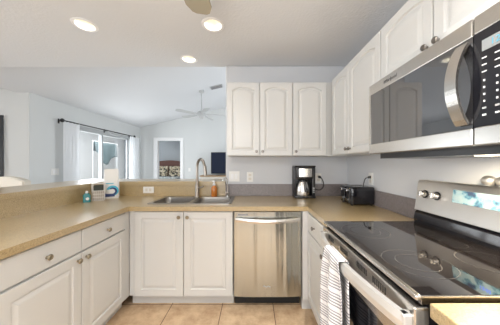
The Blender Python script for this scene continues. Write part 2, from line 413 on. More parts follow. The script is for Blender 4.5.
def wall_cabinet(label, loc, rotz, w_, h_, fronts, depth=0.30, fill=(0, 0), arch=0.034, kmat=None):
    t = thing('wall_cabinet', label, 'cabinet', loc, rotz, 'wall cabinets')
    obj('carcass', B((-fill[0], 0, 0), (w_+fill[1], depth, h_)), M_white, t)
    for x0, x1, z0, z1, kx, kz in fronts:
        d = obj('door', panel_door(x1-x0, z1-z0, arch=arch, frame=0.05, y=-0.02, x=x0, z=z0), M_white, t)
        if kx is not None: obj('knob', knob_bm(kx, -0.02, kz, 0.9), kmat or M_knob, d, smooth=True)
    return t
R90, RM90 = PI/2, -PI/2
XFL = -1.137      # face-frame plane of the left run (door fronts 2 cm proud)
# left run: two drawers above two doors
base_cabinet('white peninsula base cabinet with two drawers over two doors, along the left', (XFL, 0.90, 0), R90, 0.945,
    [('drawer', 0.006, 0.470, 0.725, 0.862, 0.238, 0.785), ('drawer', 0.476, 0.940, 0.725, 0.862, 0.715, 0.785),
     ('door', 0.006, 0.470, 0.105, 0.712, 0.438, 0.672), ('door', 0.476, 0.940, 0.105, 0.712, 0.508, 0.672)], fill=(0, 0.055), depth=0.60)
lc = C.objects['base_cabinet']
obj('filler_panel', B((0.943, -0.016, 0.10), (1.0, 0.0, 0.874)), M_white, lc)
YFB = 1.901
base_cabinet('white sink base cabinet with two tall doors, under the double sink', (-1.067, YFB, 0), 0, 0.887,
    [('door', 0.004, 0.4405, 0.105, 0.862, 0.405, 0.815), ('door', 0.4465, 0.883, 0.105, 0.862, 0.482, 0.815)], depth=0.58, fill=(0.05, 0))
rc = base_cabinet('white narrow corner base cabinet with one drawer and door, beside the oven', (0.497, 1.872, 0), RM90, 0.505,
    [('drawer', 0.02, 0.49, 0.71, 0.862, 0.235, 0.785), ('door', 0.02, 0.49, 0.105, 0.70, 0.455, 0.665)], fill=(0.0, 0.0), kmat=M_knob)
obj('filler_panel', B((-0.03, -0.062, 0.10), (0.03, 0.0, 0.874)), M_white, rc)
obj('filler_toe', B((-0.05, -0.062, 0.0), (0.0, 0.05, 0.1)), M_white, rc)
base_cabinet('white base cabinet under the short worktop nearest the viewer, right of the oven', (0.497, 0.555, 0), RM90, 0.42,
    [('drawer', 0.006, 0.414, 0.725, 0.862, 0.21, 0.785), ('door', 0.006, 0.414, 0.105, 0.712, 0.05, 0.67)], kmat=M_knob)

# wall cabinets on the back wall
ZU, HU = 1.373, 0.762
wall_cabinet('white double wall cabinet with arched doors, left end of the back wall', (-0.272, 2.186, ZU), 0, 0.680, HU,
    [(0.004, 0.336, 0.004, HU-0.004, 0.308, 0.045), (0.342, 0.676, 0.004, HU-0.004, 0.370, 0.045)], depth=0.299)
wall_cabinet('white single-door wall cabinet above the coffee maker, in the back corner', (0.409, 2.186, ZU), 0, 0.352, HU,
    [(0.004, 0.348, 0.004, HU-0.004, 0.032, 0.045)], depth=0.299, fill=(0, 0.352))
wall_cabinet('white tall wall cabinet with two arched doors above the toaster, on the right wall', (0.815, 2.166, ZU), RM90, 0.852, HU,
    [(0.050, 0.412, 0.004, HU-0.004, 0.385, 0.045), (0.418, 0.848, 0.004, HU-0.004, 0.446, 0.045)], depth=0.299, fill=(0.0, 0.0))
wall_cabinet('white short wall cabinet with two doors and paired knobs, above the microwave', (0.815, 1.313, 1.782), RM90, 0.765, 0.353,
    [(0.004, 0.379, 0.004, 0.349, 0.352, 0.040), (0.385, 0.761, 0.004, 0.349, 0.412, 0.040)], depth=0.299, arch=0.022)

# ------------------------------------------------------------------ worktops
ct = thing('countertop', 'speckled tan laminate worktop running in a U under the sink and toaster', 'countertop', (0, 0, 0))
ZT = 0.914
bm = bmesh.new(); z0 = ZT-0.040
HX0, HX1, HY0, HY1 = -0.975, -0.225, 1.975, 2.345
box(bm, (-1.742, 0.86, z0), (-1.097, YB, ZT)); 
box(bm, (-1.097, 1.851, z0), (HX0, YB, ZT)); box(bm, (HX1, 1.851, z0), (0.48, YB, ZT)); box(bm, (HX0, 1.851, z0), (HX1, HY0, ZT)); box(bm, (HX0, HY1, z0), (HX1, YB, ZT))
box(bm, (0.48, 1.356, z0), (XR, YB, ZT))
obj('slab', bm, M_lam, ct)
bs = thing('backsplash', 'speckled laminate backsplash strip along the bar and walls behind the worktop', 'backsplash')
obj('backsplash_strip', B((-1.742, 0.86, ZT), (-1.722, YB, 1.044)), M_lam, bs)
obj('backsplash_strip', B((-1.722, YB-0.018, ZT), (-0.324, YB, 1.044)), M_lam, bs)
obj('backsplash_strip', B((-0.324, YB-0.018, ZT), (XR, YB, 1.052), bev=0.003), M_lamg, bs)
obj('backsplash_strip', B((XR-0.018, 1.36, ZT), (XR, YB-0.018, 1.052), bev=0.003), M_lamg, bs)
bt = thing('bar_top', 'raised speckled laminate bar ledge wrapping behind the sink and left worktop', 'bar ledge', (0, 0, 0))
bm = bmesh.new(); box(bm, (-2.20, 0.86, 1.044), (-1.712, 2.87, 1.086)); box(bm, (-1.712, 2.452, 1.044), (-0.325, 2.87, 1.086))
obj('slab', bm, M_lam, bt)
c2 = thing('countertop', 'short piece of tan laminate worktop in the bottom right corner', 'countertop', (0, 0, 0))
obj('slab', B((0.48, 0.12, z0), (XR, 0.572, ZT), bev=0.003), M_lam, c2)
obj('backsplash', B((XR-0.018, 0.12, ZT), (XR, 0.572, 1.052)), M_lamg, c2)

# ------------------------------------------------------------------ sink
def rrect(x0, y0, x1, y1, r, n=6):
    out = []
    for cx, cy, a in ((x1-r, y1-r, 0), (x0+r, y1-r, 90), (x0+r, y0+r, 180), (x1-r, y0+r, 270)):
        for i in range(n+1):
            th = math.radians(a+90*i/n); out.append((cx+r*math.cos(th), cy+r*math.sin(th)))
    return out
sk = thing('sink', 'stainless steel double-bowl sink set into the worktop under the bar', 'sink', (0, 0, 0))
bowls = [(-0.965, 1.990, -0.622, 2.330), (-0.580, 1.990, -0.236, 2.330)]
bm = bmesh.new(); prism(bm, rrect(-0.998, 1.955, -0.205, 2.428, 0.035), 'z', ZT, ZT+0.006)
rim = obj('rim', bm, M_sink, sk); cut = []
for q in bowls:
    b_ = bmesh.new(); prism(b_, rrect(*q, 0.055), 'z', ZT-0.05, ZT+0.05); cut.append(obj('cutter', b_, None))
boolean(rim, cut)
for x0, y0, x1, y1 in bowls:
    bm = bmesh.new(); rings = []
    for ins, z in ((0, ZT+0.006), (0.002, ZT-0.02), (0.008, ZT-0.15), (0.02, ZT-0.175), (0.05, ZT-0.185)):
        rings.append([bm.verts.new((px, py, z)) for px, py in rrect(x0+ins, y0+ins, x1-ins, y1-ins, 0.055)])
    n = len(rings[0])
    for a, b in zip(rings, rings[1:]):
        for i in range(n): bm.faces.new((a[i], b[i], b[(i+1) % n], a[(i+1) % n]))
    bm.faces.new(rings[-1])
    bw = obj('bowl', bm, M_sink, sk, smooth=True)
    bm = bmesh.new(); disc(bm, ((x0+x1)/2, (y0+y1)/2, ZT-0.185), 0.04, 0.004); obj('drain', bm, M_nickel, bw)
# tall faucet
ZD = ZT+0.006
fa = thing('faucet', 'tall brushed nickel gooseneck faucet standing behind the double sink', 'faucet', (-0.634, 2.385, ZD))
bm = bmesh.new(); lathe(bm, [(0, 0), (0.030, 0), (0.030, 0.006), (0.024, 0.014), (0.022, 0.13), (0.018, 0.14), (0, 0.14)]); obj('base', bm, M_nickel, fa, smooth=True)
pts = [(0, 0, 0.135), (0, 0, 0.335)] + [(0.052-0.052*math.cos(a), -0.052+0.052*math.cos(a), 0.335+0.085*math.sin(a)) for a in [PI*i/14 for i in range(1, 13)]] + [(0.112, -0.112, 0.34)]
bm = bmesh.new(); sweep(bm, pts, 0.016); obj('neck', bm, M_nickel, fa, smooth=True)
bm = bmesh.new(); sweep(bm, [(0.111, -0.111, 0.345), (0.117, -0.117, 0.30), (0.124, -0.124, 0.245)], 0.018); obj('spray_head', bm, M_nickel, fa, smooth=True)
bm = bmesh.new(); sweep(bm, [(0.012, -0.01, 0.10), (0.045, -0.018, 0.105), (0.075, -0.02, 0.118)], 0.010); obj('lever', bm, M_nickel, fa, smooth=True)
# small filtered-water tap
f2 = thing('water_tap', 'slim chrome filtered-water tap at the right end of the sink', 'tap', (-0.290, 2.392, ZD))
bm = bmesh.new(); lathe(bm, [(0, 0), (0.018, 0), (0.018, 0.006), (0.011, 0.012), (0.011, 0.05), (0, 0.052)], 20); obj('base', bm, M_chrome, f2, smooth=True)
bm = bmesh.new(); sweep(bm, [(0, 0, 0.045), (0, 0, 0.18)] + [(-0.026+0.026*math.cos(a), -0.012+0.012*math.cos(a), 0.18+0.035*math.sin(a)) for a in [PI*i/10 for i in range(1, 11)]], 0.0055); obj('spout', bm, M_chrome, f2, smooth=True)
bm = bmesh.new(); sweep(bm, [(-0.005, 0, 0.04), (-0.03, -0.01, 0.048)], 0.005); obj('lever', bm, M_chrome, f2, smooth=True)
# soap bottle
so = thing('soap_bottle', 'orange liquid soap pump bottle with white top behind the sink', 'bottle', (-0.443, 2.392, ZD))
bm = bmesh.new(); lathe(bm, [(0, 0), (0.031, 0), (0.034, 0.006), (0.034, 0.085), (0.030, 0.105), (0.015, 0.118), (0.013, 0.128), (0, 0.128)]); obj('bottle_body', bm, M_orange, so, smooth=True)
bm = bmesh.new(); lathe(bm, [(0, 0.126), (0.016, 0.126), (0.016, 0.145), (0.006, 0.148), (0.006, 0.170), (0, 0.170)], 16); box(bm, (-0.022, -0.009, 0.168), (0.012, 0.009, 0.180), bev=0.003); obj('pump', bm, M_soapw, so, smooth=True)

# ------------------------------------------------------------------ dishwasher
dw = thing('dishwasher', 'stainless steel dishwasher with bowed bar handle, right of the sink cabinet', 'dishwasher', (-0.172, 1.90, 0))
W = 0.602
obj('tub', B((0.0, 0.0, 0.11), (W, 0.56, 0.866)), M_dark, dw)
bm = bmesh.new()
front = []
for i in range(21):
    t = i/20; x = 0.003+(W-0.006)*t
    front.append((x, -0.030-0.010*(1-(2*t-1)**4)))
prism(bm, [(W-0.003, 0.0), (0.003, 0.0)] + front, 'z', 0.112, 0.864)
dd = obj('door', bm, M_steel_d, dw, smooth=True)
bm = bmesh.new()
sweep(bm, [(0.018+(W-0.036)*i/16, -0.054-0.034*math.sin(PI*i/16), 0.800-0.010*math.sin(PI*i/16)) for i in range(17)], [(-0.008, -0.017), (0.008, -0.017), (0.011, 0.0), (0.008, 0.017), (-0.008, 0.017)])
box(bm, (0.016, -0.055, 0.787), (0.036, -0.028, 0.813)); box(bm, (W-0.036, -0.055, 0.787), (W-0.016, -0.028, 0.813))
obj('handle', bm, M_steel, dd)
obj('badge', B((0.035, -0.0405, 0.832), (0.125, -0.036, 0.848)), M_vent, dd)
bm = bmesh.new(); sweep(bm, [(0.262+0.007*i, -0.0415, 0.205+0.006*math.sin(i*1.25)*(1 if i < 6 else 0.6)) for i in range(10)], 0.0032); obj('emblem', bm, M_grey, dd)
obj('toe_panel', B((0.003, 0.05, 0.0), (W-0.003, 0.10, 0.112)), M_dark, dw)

# ------------------------------------------------------------------ range
RW = 0.765
rg = thing('range', 'stainless steel electric range with black glass cooktop, against the right wall', 'range', (0.456, 1.348, 0), RM90)
obj('body', B((0.003, 0.035, 0.06), (RW-0.003, 0.655, 0.895)), M_black, rg)
bm = bmesh.new(); box(bm, (0, -0.004, 0.910), (RW, 0.014, 0.926), bev=0.005, seg=3); box(bm, (0, 0.012, 0.919), (0.004, 0.60, 0.9235)); box(bm, (RW-0.004, 0.012, 0.919), (RW, 0.60, 0.9235)); obj('cooktop_trim', bm, M_steel, rg, smooth=True)
cg = obj('cooktop_glass', B((0.004, 0.013, 0.897), (RW-0.004, 0.60, 0.9245), bev=0.002), M_glass_top, rg)
def ring(cx, cy, r, wd=0.0022):
    bm = bmesh.new(); n = 48
    a = [bm.verts.new((cx+r*math.cos(2*PI*i/n), cy+r*math.sin(2*PI*i/n), 0.9249)) for i in range(n)]
    b = [bm.verts.new((cx+(r-wd)*math.cos(2*PI*i/n), cy+(r-wd)*math.sin(2*PI*i/n), 0.9249)) for i in range(n)]
    for i in range(n): bm.faces.new((a[i], a[(i+1) % n], b[(i+1) % n], b[i]))
    return bm
for cx, cy, r in ((0.20, 0.155, 0.118), (0.20, 0.155, 0.075), (0.20, 0.43, 0.080), (0.565, 0.43, 0.10), (0.565, 0.155, 0.115), (0.565, 0.155, 0.07), (0.385, 0.46, 0.05)):
    obj('burner_ring', ring(cx, cy, r, 0.0016), M_ringc, cg)
# black step and steel console
bm = bmesh.new(); prism(bm, [(0.575, 0.921), (0.57, 0.945), (0.578, 0.985), (0.592, 1.000), (0.655, 1.000), (0.655, 0.921)], 'x', 0.004, RW-0.004); obj('backguard', bm, M_blackg, rg)
bm = bmesh.new(); prism(bm, [(0.574, 1.003), (0.578, 1.014), (0.600, 1.178), (0.610, 1.190), (0.655, 1.190), (0.655, 1.003)], 'x', 0, RW)
bmesh.ops.bevel(bm, geom=bm.edges[:], offset=0.003, segments=2, affect='EDGES')
con = obj('console', bm, mat('console_steel', (0.78, 0.76, 0.73), 0.36, 1.0), rg, smooth=True)
tilt = math.atan2(0.022, 0.164)
CM = Matrix.Translation((0, 0.589, 1.096)) @ Matrix.Rotation(-tilt, 4, 'X')   # console face frame: local x along, z up the face, -y out
def on_console(bm):
    bm.transform(CM); return bm
for kx in (0.070, 0.152, 0.640, 0.715):
    bm = bmesh.new(); lathe(bm, [(0, 0), (0.0195, 0), (0.0195, 0.005), (0.018, 0.028), (0.016, 0.031), (0, 0.031)], 24, Matrix.Translation((kx, 0.0, 0.012)) @ Matrix.Rotation(PI/2, 4, 'X'))
    k = obj('control_knob', on_console(bm), M_steel, con, smooth=True)
    bm = bmesh.new(); disc(bm, (kx, 0, 0.012), 0.024, 0.006, 'y', bev=0.001); obj('knob_skirt', on_console(bm), M_black, k)
    obj('grip', on_console(B((kx-0.004, -0.038, -0.004), (kx+0.004, -0.029, 0.028), bev=0.002)), M_steel, k)
dp = obj('display_panel', on_console(B((0.245, -0.0025, -0.006), (0.590, 0.003, 0.060))), M_panel_refl, con)
text('clock_digits', '12:03', 0.022, M_bluelcd, dp, CM @ Matrix.Translation((0.40, -0.003, 0.028)) @ FRONT)
# oven door, its bowed handle and vent slots
bm = bmesh.new(); box(bm, (0.0, -0.008, 0.205), (RW, 0.034, 0.300), bev=0.003); box(bm, (0.0, -0.008, 0.735), (RW, 0.034, 0.892), bev=0.004)
box(bm, (0.0, -0.008, 0.300), (0.055, 0.034, 0.735)); box(bm, (RW-0.055, -0.008, 0.300), (RW, 0.034, 0.735))
od = obj('oven_door', bm, M_steel, rg)
obj('oven_window', B((0.055, -0.006, 0.300), (RW-0.055, 0.02, 0.735)), M_blackg, od)
bm = bmesh.new()
sec = [(-0.009, -0.0235), (0.009, -0.0235), (0.012, 0.0), (0.009, 0.0235), (-0.009, 0.0235)]
sweep(bm, [(0.016+(RW-0.032)*i/24, -0.020-0.045*math.sin(PI*i/24)**0.8, 0.8415) for i in range(25)], sec)
box(bm, (0.008, -0.032, 0.818), (0.036, -0.006, 0.865), bev=0.004); box(bm, (RW-0.036, -0.032, 0.818), (RW-0.008, -0.006, 0.865), bev=0.004)
obj('oven_handle', bm, mat('handle_satin', (0.80, 0.79, 0.77), 0.5, 0.85), od)
for x0 in (0.10, 0.27, 0.44, 0.56):
    for i in range(7): obj('vent_slot', B((x0+i*0.012, -0.0090, 0.848), (x0+i*0.012+0.005, -0.0060, 0.872)), M_dark, od)
obj('storage_drawer', B((0.0, -0.006, 0.065), (RW, 0.034, 0.198), bev=0.004), M_steel, rg)
# striped towel over the oven handle
def tea_towel():
    bm = bmesh.new(); uv = bm.loops.layers.uv.new('UVMap')
    nu, path = 26, []
    hx, hz = 0.3915, 0.864
    for i in range(15): path.append((0.020, 0.50+(hz-0.50)*i/14))           # back side going up
    for i in range(1, 8):
        a = PI*i/8; path.append((0.018*math.cos(a), hz+0.004+0.004*math.sin(a)))
    for i in range(22): path.append((-0.022, hz-(hz-0.36)*i/21))
    grid = []
    L = [0]
    for a, b in zip(path, path[1:]): L.append(L[-1]+math.hypot(a[0]-b[0], a[1]-b[1]))
    for j, (dx, z) in enumerate(path):
        row = []
        drop = max(0, hz-z)
        for i in range(nu+1):
            s = i/nu
            y = 0.905+0.175*s + (s-0.5)*0.03*min(1, drop/0.25)
            amp = (0.017 if dx < 0 else 0.008)*min(1, drop/0.12)
            x = hx + dx + amp*math.sin(s*PI*3.2+0.6)*(1 if dx < 0 else -0.7) + (-0.004 if dx < 0 else 0)
            row.append(bm.verts.new((x, y, z - 0.012*math.sin(s*5)*min(1, drop/0.3))))
        grid.append(row)
    for j in range(len(path)-1):
        for i in range(nu):
            f = bm.faces.new((grid[j][i], grid[j][i+1], grid[j+1][i+1], grid[j+1][i])); f.smooth = True
            for lp, (jj, ii) in zip(f.loops, ((j, i), (j, i+1), (j+1, i+1), (j+1, i))): lp[uv].uv = (ii/nu, L[jj])
    o = obj('dish_towel', bm, M_tea)
    md = o.modifiers.new('thick', 'SOLIDIFY'); md.thickness = 0.003; md.offset = 0
    return tag(o, 'white dish towel with grey stripes draped over the oven handle', 'towel')
tea_towel()
# egg-shaped shakers on the console
for i, (y, lb) in enumerate(((0.972, 'small silver egg-shaped shaker on the range console, left of two'), (0.912, 'small silver egg-shaped shaker on the range console, right of two at the photo edge'))):
    bm = bmesh.new(); bmesh.ops.create_uvsphere(bm, u_segments=20, v_segments=12, radius=1, matrix=Matrix.Translation((0, 0, 0.023)) @ Matrix.Diagonal((0.022, 0.029, 0.0235, 1)))
    box(bm, (-0.010, -0.012, -0.0004), (0.010, 0.012, 0.003))
    o = obj('shaker', bm, M_egg, smooth=True); o.location = (1.089, y, 1.1905)
    tag(o, lb, 'shaker', 'shakers on the range console')

# ------------------------------------------------------------------ microwave
MWW, MWH = 0.765, 0.427
mw = thing('microwave', 'stainless steel over-the-range microwave with dark window, hung above the cooktop', 'microwave', (0.735, 1.333, 1.352), RM90)
obj('case', B((0.0, 0.035, 0.0), (MWW, 0.379, MWH)), M_steel, mw)
DW_ = 0.628
bm = bmesh.new(); box(bm, (0, 0, 0.365), (DW_, 0.034, MWH), bev=0.004); box(bm, (0, 0, 0), (DW_, 0.034, 0.060), bev=0.004); box(bm, (0, 0, 0.058), (0.018, 0.034, 0.367)); 
md = obj('door', bm, M_steel, mw)
obj('door_glass', B((0.018, 0.002, 0.058), (DW_, 0.034, 0.367)), M_mwglass, md)
bm = bmesh.new(); n = 16
sweep(bm, [(0.600, -0.004-0.041*math.sin(PI*i/n)**0.8, 0.075+0.275*i/n) for i in range(n+1)], [(-0.021, -0.005), (0.021, -0.005), (0.019, 0.006), (-0.019, 0.006)], up=Vector((0, 1, 0)))
obj('handle', bm, M_steel, md)
text('brand_lettering', 'Whirlpool', 0.026, mat('lettering_grey', (0.10, 0.10, 0.10), 0.5), md, Matrix.Translation((0.20, -0.0006, 0.396)) @ FRONT, shear=0.3)
cp = obj('control_panel', B((DW_+0.004, 0.001, 0.060), (MWW, 0.034, 0.367)), M_blackg, mw)
obj('panel_trim', B((DW_+0.004, 0, 0.367), (MWW, 0.034, MWH), bev=0.004), M_steel, cp); obj('panel_trim', B((DW_+0.004, 0, 0), (MWW, 0.034, 0.060), bev=0.004), M_steel, cp)
sc_ = obj('display', B((DW_+0.030, -0.0008, 0.300), (MWW-0.018, 0.002, 0.335)), M_lcd, cp)
text('display_digits', '12:03', 0.028, M_cyanlcd, sc_, Matrix.Translation((DW_+0.085, -0.0012, 0.317)) @ FRONT)
for r_ in range(9):
    zz = 0.278-0.022*r_ - (0.006 if r_ > 2 else 0)
    for c_ in range(3):
        xx = DW_+0.036+0.036*c_
        ww, hh = (0.0065, 0.0018) if r_ < 3 else (0.0024, 0.0030)
        if r_ >= 7: ww, hh = 0.0055, 0.0028
        obj('button', B((xx-ww, -0.0004, zz-hh), (xx+ww, 0.0015, zz+hh)), M_bright if r_ != 7 else M_grey, cp)
obj('underside_vent', B((0.02, 0.06, -0.028), (MWW-0.02, 0.37, 0.0)), M_black, mw)
gl = obj('cooktop_lamp', B((0.52, 0.12, -0.031), (0.62, 0.18, -0.028)), M_glow, mw)
area('cooktop_lamp_light', (0.735+0.15, 1.333-0.57, 1.315), (0, 0, 0), 0.08, 0.05, 7.0, (1, 0.84, 0.6))

# ------------------------------------------------------------------ coffee maker
cm = thing('coffee_maker', 'black and steel drip coffee maker with thermal carafe on the back worktop', 'coffee maker', (0.570, 2.285, ZT))
bm = bmesh.new(); box(bm, (-0.113, 0.0, 0.0), (0.113, 0.175, 0.028), bev=0.008); obj('base', bm, M_black, cm, smooth=True)
bm = bmesh.new(); box(bm, (-0.113, 0.115, 0.02), (0.113, 0.175, 0.345), bev=0.006); box(bm, (0.075, 0.02, 0.02), (0.113, 0.12, 0.345), bev=0.006); box(bm, (-0.113, 0.05, 0.02), (-0.088, 0.12, 0.345), bev=0.006)
obj('tower', bm, M_black, cm, smooth=True)
bm = bmesh.new(); box(bm, (-0.100, 0.004, 0.205), (0.085, 0.13, 0.35), bev=0.012); hd = obj('brew_head', bm, M_black, cm, smooth=True)
bm = bmesh.new(); prism(bm, [(-0.070+0.14*i/10, -0.001-0.010*math.sin(PI*i/10)) for i in range(11)] + [(0.070, 0.006), (-0.070, 0.006)], 'z', 0.235, 0.325); obj('steel_panel', bm, M_steel, hd, smooth=True)
bm = bmesh.new(); box(bm, (-0.113, 0.0, 0.343), (0.113, 0.172, 0.357), bev=0.005); obj('lid', bm, M_blackg, cm)
bm = bmesh.new(); lathe(bm, [(0, 0.029), (0.078, 0.029), (0.081, 0.036), (0.076, 0.10), (0.062, 0.155), (0.052, 0.178), (0, 0.178)], 32, Matrix.Translation((-0.012, 0.062, 0)) @ Matrix.Diagonal((1, 0.72, 1, 1))); ca = obj('carafe', bm, M_steel, cm, smooth=True)
bm = bmesh.new(); lathe(bm, [(0.046, 0.176), (0.05, 0.180), (0.044, 0.198), (0, 0.202)], 24, Matrix.Translation((-0.012, 0.062, 0)) @ Matrix.Diagonal((1, 0.72, 1, 1))); obj('carafe_lid', bm, M_black, ca, smooth=True)
bm = bmesh.new(); sweep(bm, spline([(-0.008, 0.025, 0.186), (-0.004, -0.008, 0.184), (-0.002, -0.020, 0.13), (-0.004, -0.012, 0.075)]), [(-0.012, -0.006), (0.012, -0.006), (0.012, 0.006), (-0.012, 0.006)], up=Vector((0, 1, 0))); obj('carafe_handle', bm, M_black, ca)
for i in range(3): obj('button', B((0.083, 0.014, 0.06+i*0.022), (0.105, 0.021, 0.072+i*0.022), bev=0.002), M_grey, cm)
bm = bmesh.new(); sweep(bm, spline([(0.11, 0.10, 0.12), (0.15, 0.13, 0.085), (0.205, 0.15, 0.075), (0.245, 0.155, 0.11), (0.245, 0.16, 0.17), (0.222, 0.165, 0.215), (0.206, 0.170, 0.222)]), 0.005); obj('power_cord', bm, M_black, cm, smooth=True)
bm = bmesh.new(); box(bm, (0.192, 0.160, 0.208), (0.220, 0.194, 0.236), bev=0.005); obj('plug', bm, M_black, cm)

# ------------------------------------------------------------------ toaster
to = thing('toaster', 'black four-slice toaster on the worktop by the right wall', 'toaster', (0.877, 1.880, ZT))
TX, TY, TH = 0.215, 0.235, 0.168
bm = bmesh.new(); box(bm, (0, 0, 0.008), (TX, TY, TH), bev=0.016, seg=4); bd = obj('shell', bm, M_blackg, to, smooth=True)
for i in range(4): obj('slot', B((0.03, 0.028+i*0.050, TH-0.002), (TX-0.02, 0.053+i*0.050, TH+0.0006)), M_dark if i % 2 else M_steel, bd)
for y in (0.062, 0.172):
    bm = bmesh.new(); box(bm, (-0.003, y-0.032, 0.018), (0.004, y+0.032, TH-0.012), bev=0.002); pl = obj('end_panel', bm, M_black, to)
    obj('lever', B((-0.024, y-0.020, 0.125), (-0.001, y+0.020, 0.146), bev=0.004), M_chrome, pl)
    bm = bmesh.new(); disc(bm, (-0.014, y, 0.05), 0.013, 0.013, 'x'); obj('dial', bm, M_chrome, pl)
for x in (0.02, TX-0.02):
    for y in (0.025, TY-0.025):
        bm = bmesh.new(); disc(bm, (x, y, 0), 0.010, 0.012); obj('foot', bm, M_dark, to)
bm = bmesh.new(); sweep(bm, spline([(0.16, 0.10, 0.10+0.06), (0.175, 0.115, 0.20), (0.19, 0.12, 0.235), (0.215, 0.11, 0.25), (0.232, 0.105, 0.250)]), 0.0045); obj('power_cord', bm, M_black, to, smooth=True)
bm = bmesh.new(); box(bm, (0.210, 0.092, 0.238), (0.236, 0.116, 0.262), bev=0.004); obj('plug', bm, M_black, to)

# ------------------------------------------------------------------ plates on the walls (built facing -y, then turned)
def plate(name, label, cat, loc, rotz, w_, h_, kind, group):
    t = thing(name, label, cat, loc, rotz, group)
    obj('plate', B((-w_/2, -0.006, -h_/2), (w_/2, 0, h_/2), bev=0.002), M_plate, t)
    n = max(1, round(w_/0.06)) if kind == 'switch' else 1
    for i in range(n):
        cx = (i-(n-1)/2)*0.046
        if kind == 'switch': obj('rocker', B((cx-0.015, -0.010, -0.032), (cx+0.015, -0.005, 0.032), bev=0.002), M_trim, t)
        elif kind == 'flat':
            for s in (-1, 1): obj('socket', B((s*0.022-0.014, -0.008, -0.017), (s*0.022+0.014, -0.005, 0.017), bev=0.003), M_boxside, t)
        else:
            for s in (-1, 1): obj('socket', B((-0.017, -0.008, s*0.022-0.014), (0.017, -0.005, s*0.022+0.014), bev=0.003), M_boxside, t)
    return t
G = 'wall plates'
plate('light_switch', 'wide white double light switch on the back wall beside the bar', 'switch', (-0.222, YB, 1.142), 0, 0.125, 0.120, 'switch', G)
plate('wall_outlet', 'white outlet under the wall cabinets, right of the double switch', 'outlet', (-0.037, YB, 1.136), 0, 0.074, 0.118, 'outlet', G)
plate('wall_outlet', 'white outlet the coffee maker is plugged into', 'outlet', (0.770, YB, 1.122), 0, 0.072, 0.115, 'outlet', G)
plate('wall_outlet', 'white outlet on the right wall that the toaster is plugged into', 'outlet', (XR, 1.985, 1.150), RM90, 0.072, 0.115, 'outlet', G)
plate('wall_outlet', 'small white sideways outlet in the bar front left of the faucet', 'outlet', (-1.226, YB-0.018, 0.985), 0, 0.126, 0.075, 'flat', G)
plate('light_switch', 'white switch plate on the living room wall left of the curtain', 'switch', (XL, 3.84, 1.145), R90, 0.15, 0.12, 'switch', G)
plate('light_switch', 'faint white switch plate right of the bedroom doorway', 'switch', (-2.04, YF, 1.10), 0, 0.075, 0.115, 'switch', G)

# ------------------------------------------------------------------ things on the left worktop
tb = thing('cleaner_bottle', 'small teal plastic bottle left of the wire caddy', 'bottle', (-1.633, 2.065, ZT), 0.5)
bm = bmesh.new(); prism(bm, rrect(-0.030, -0.017, 0.030, 0.017, 0.012), 'z', 0, 0.075); prism(bm, rrect(-0.020, -0.013, 0.020, 0.013, 0.010), 'z', 0.075, 0.088); tbb = obj('bottle_body', bm, M_teal, tb)
bm = bmesh.new(); disc(bm, (0, 0, 0.088), 0.012, 0.022, bev=0.003); obj('cap', bm, M_soapw, tb, smooth=True)
bm = bmesh.new(); disc(bm, (0.008, -0.0165, 0.035), 0.014, 0.001, 'y'); obj('emblem', bm, M_pouch, tbb)
cd = thing('wire_caddy', 'white wire sink caddy holding a dark scrubber, between teal bottle and pouch', 'caddy', (-1.590, 2.165, ZT), 0.5)
bm = bmesh.new()
x0, x1, y0, y1, zh = -0.050, 0.050, -0.032, 0.032, 0.105
for z in (0.004, 0.036, 0.068, 0.102): sweep(bm, [(x0, y0, z), (x1, y0, z), (x1, y1, z), (x0, y1, z), (x0, y0, z)], 0.0028)
for i in range(7):
    x = x0+(x1-x0)*i/6
    sweep(bm, [(x, y0, 0.003), (x, y0, zh)], 0.0024); sweep(bm, [(x, y1, 0.003), (x, y1, zh)], 0.0024); sweep(bm, [(x, y0, 0.004), (x, y1, 0.004)], 0.0024)
for i in range(3):
    for x in (x0, x1): sweep(bm, [(x, y0+0.016+0.016*i, 0.003), (x, y0+0.016+0.016*i, zh)], 0.0024)
for y in (y0, y1):
    for x in (x0, x1): sweep(bm, [(x, y, 0.1), (x, y, 0.175)], 0.0036)
    sweep(bm, [(x0-0.003, y, 0.175), (x1+0.003, y, 0.175)], 0.0045)
obj('basket', bm, M_wire, cd)
obj('liner', B((-0.046, -0.026, 0.006), (0.046, 0.027, 0.098), bev=0.004), mat('caddy_liner', (0.40, 0.34, 0.27), 0.7), cd)
o = obj('scrubber', B((-0.042, -0.024, 0.0), (0.042, 0.024, 0.060), bev=0.010, seg=3), M_sponge); o.location = (-1.590, 2.165, ZT+0.0985); o.rotation_euler = (0, 0, 0.5)
tag(o, 'dark green scrubber block resting in the white wire caddy', 'scrubber')
po = thing('detergent_pouch', 'white standing pouch printed with a blue wave, beside the wire caddy', 'pouch', (-1.562, 2.320, ZT), 0.55)
bm = bmesh.new(); rings = []
for z, w_, d_ in ((0, 0.070, 0.040), (0.02, 0.074, 0.044), (0.12, 0.073, 0.040), (0.21, 0.070, 0.030), (0.265, 0.068, 0.016), (0.300, 0.066, 0.005), (0.320, 0.060, 0.003)):
    rings.append([bm.verts.new((px, py, z + (0.006*math.sin(px*160) if z > 0.31 else 0))) for px, py in rrect(-w_, -d_, w_, d_, min(d_*0.9, 0.03), 4)])
n = len(rings[0])
for a, b in zip(rings, rings[1:]):
    for i in range(n): bm.faces.new((a[i], a[(i+1) % n], b[(i+1) % n], b[i]))
bm.faces.new(rings[0][::-1]); bm.faces.new(rings[-1])
pb = obj('pouch_body', bm, M_pouch, po, smooth=True)
def decal(name, pts, m, y=-0.0452, dy=0.004):
    bm = bmesh.new(); prism(bm, pts, 'y', y, y+dy); return obj(name, bm, m, pb)
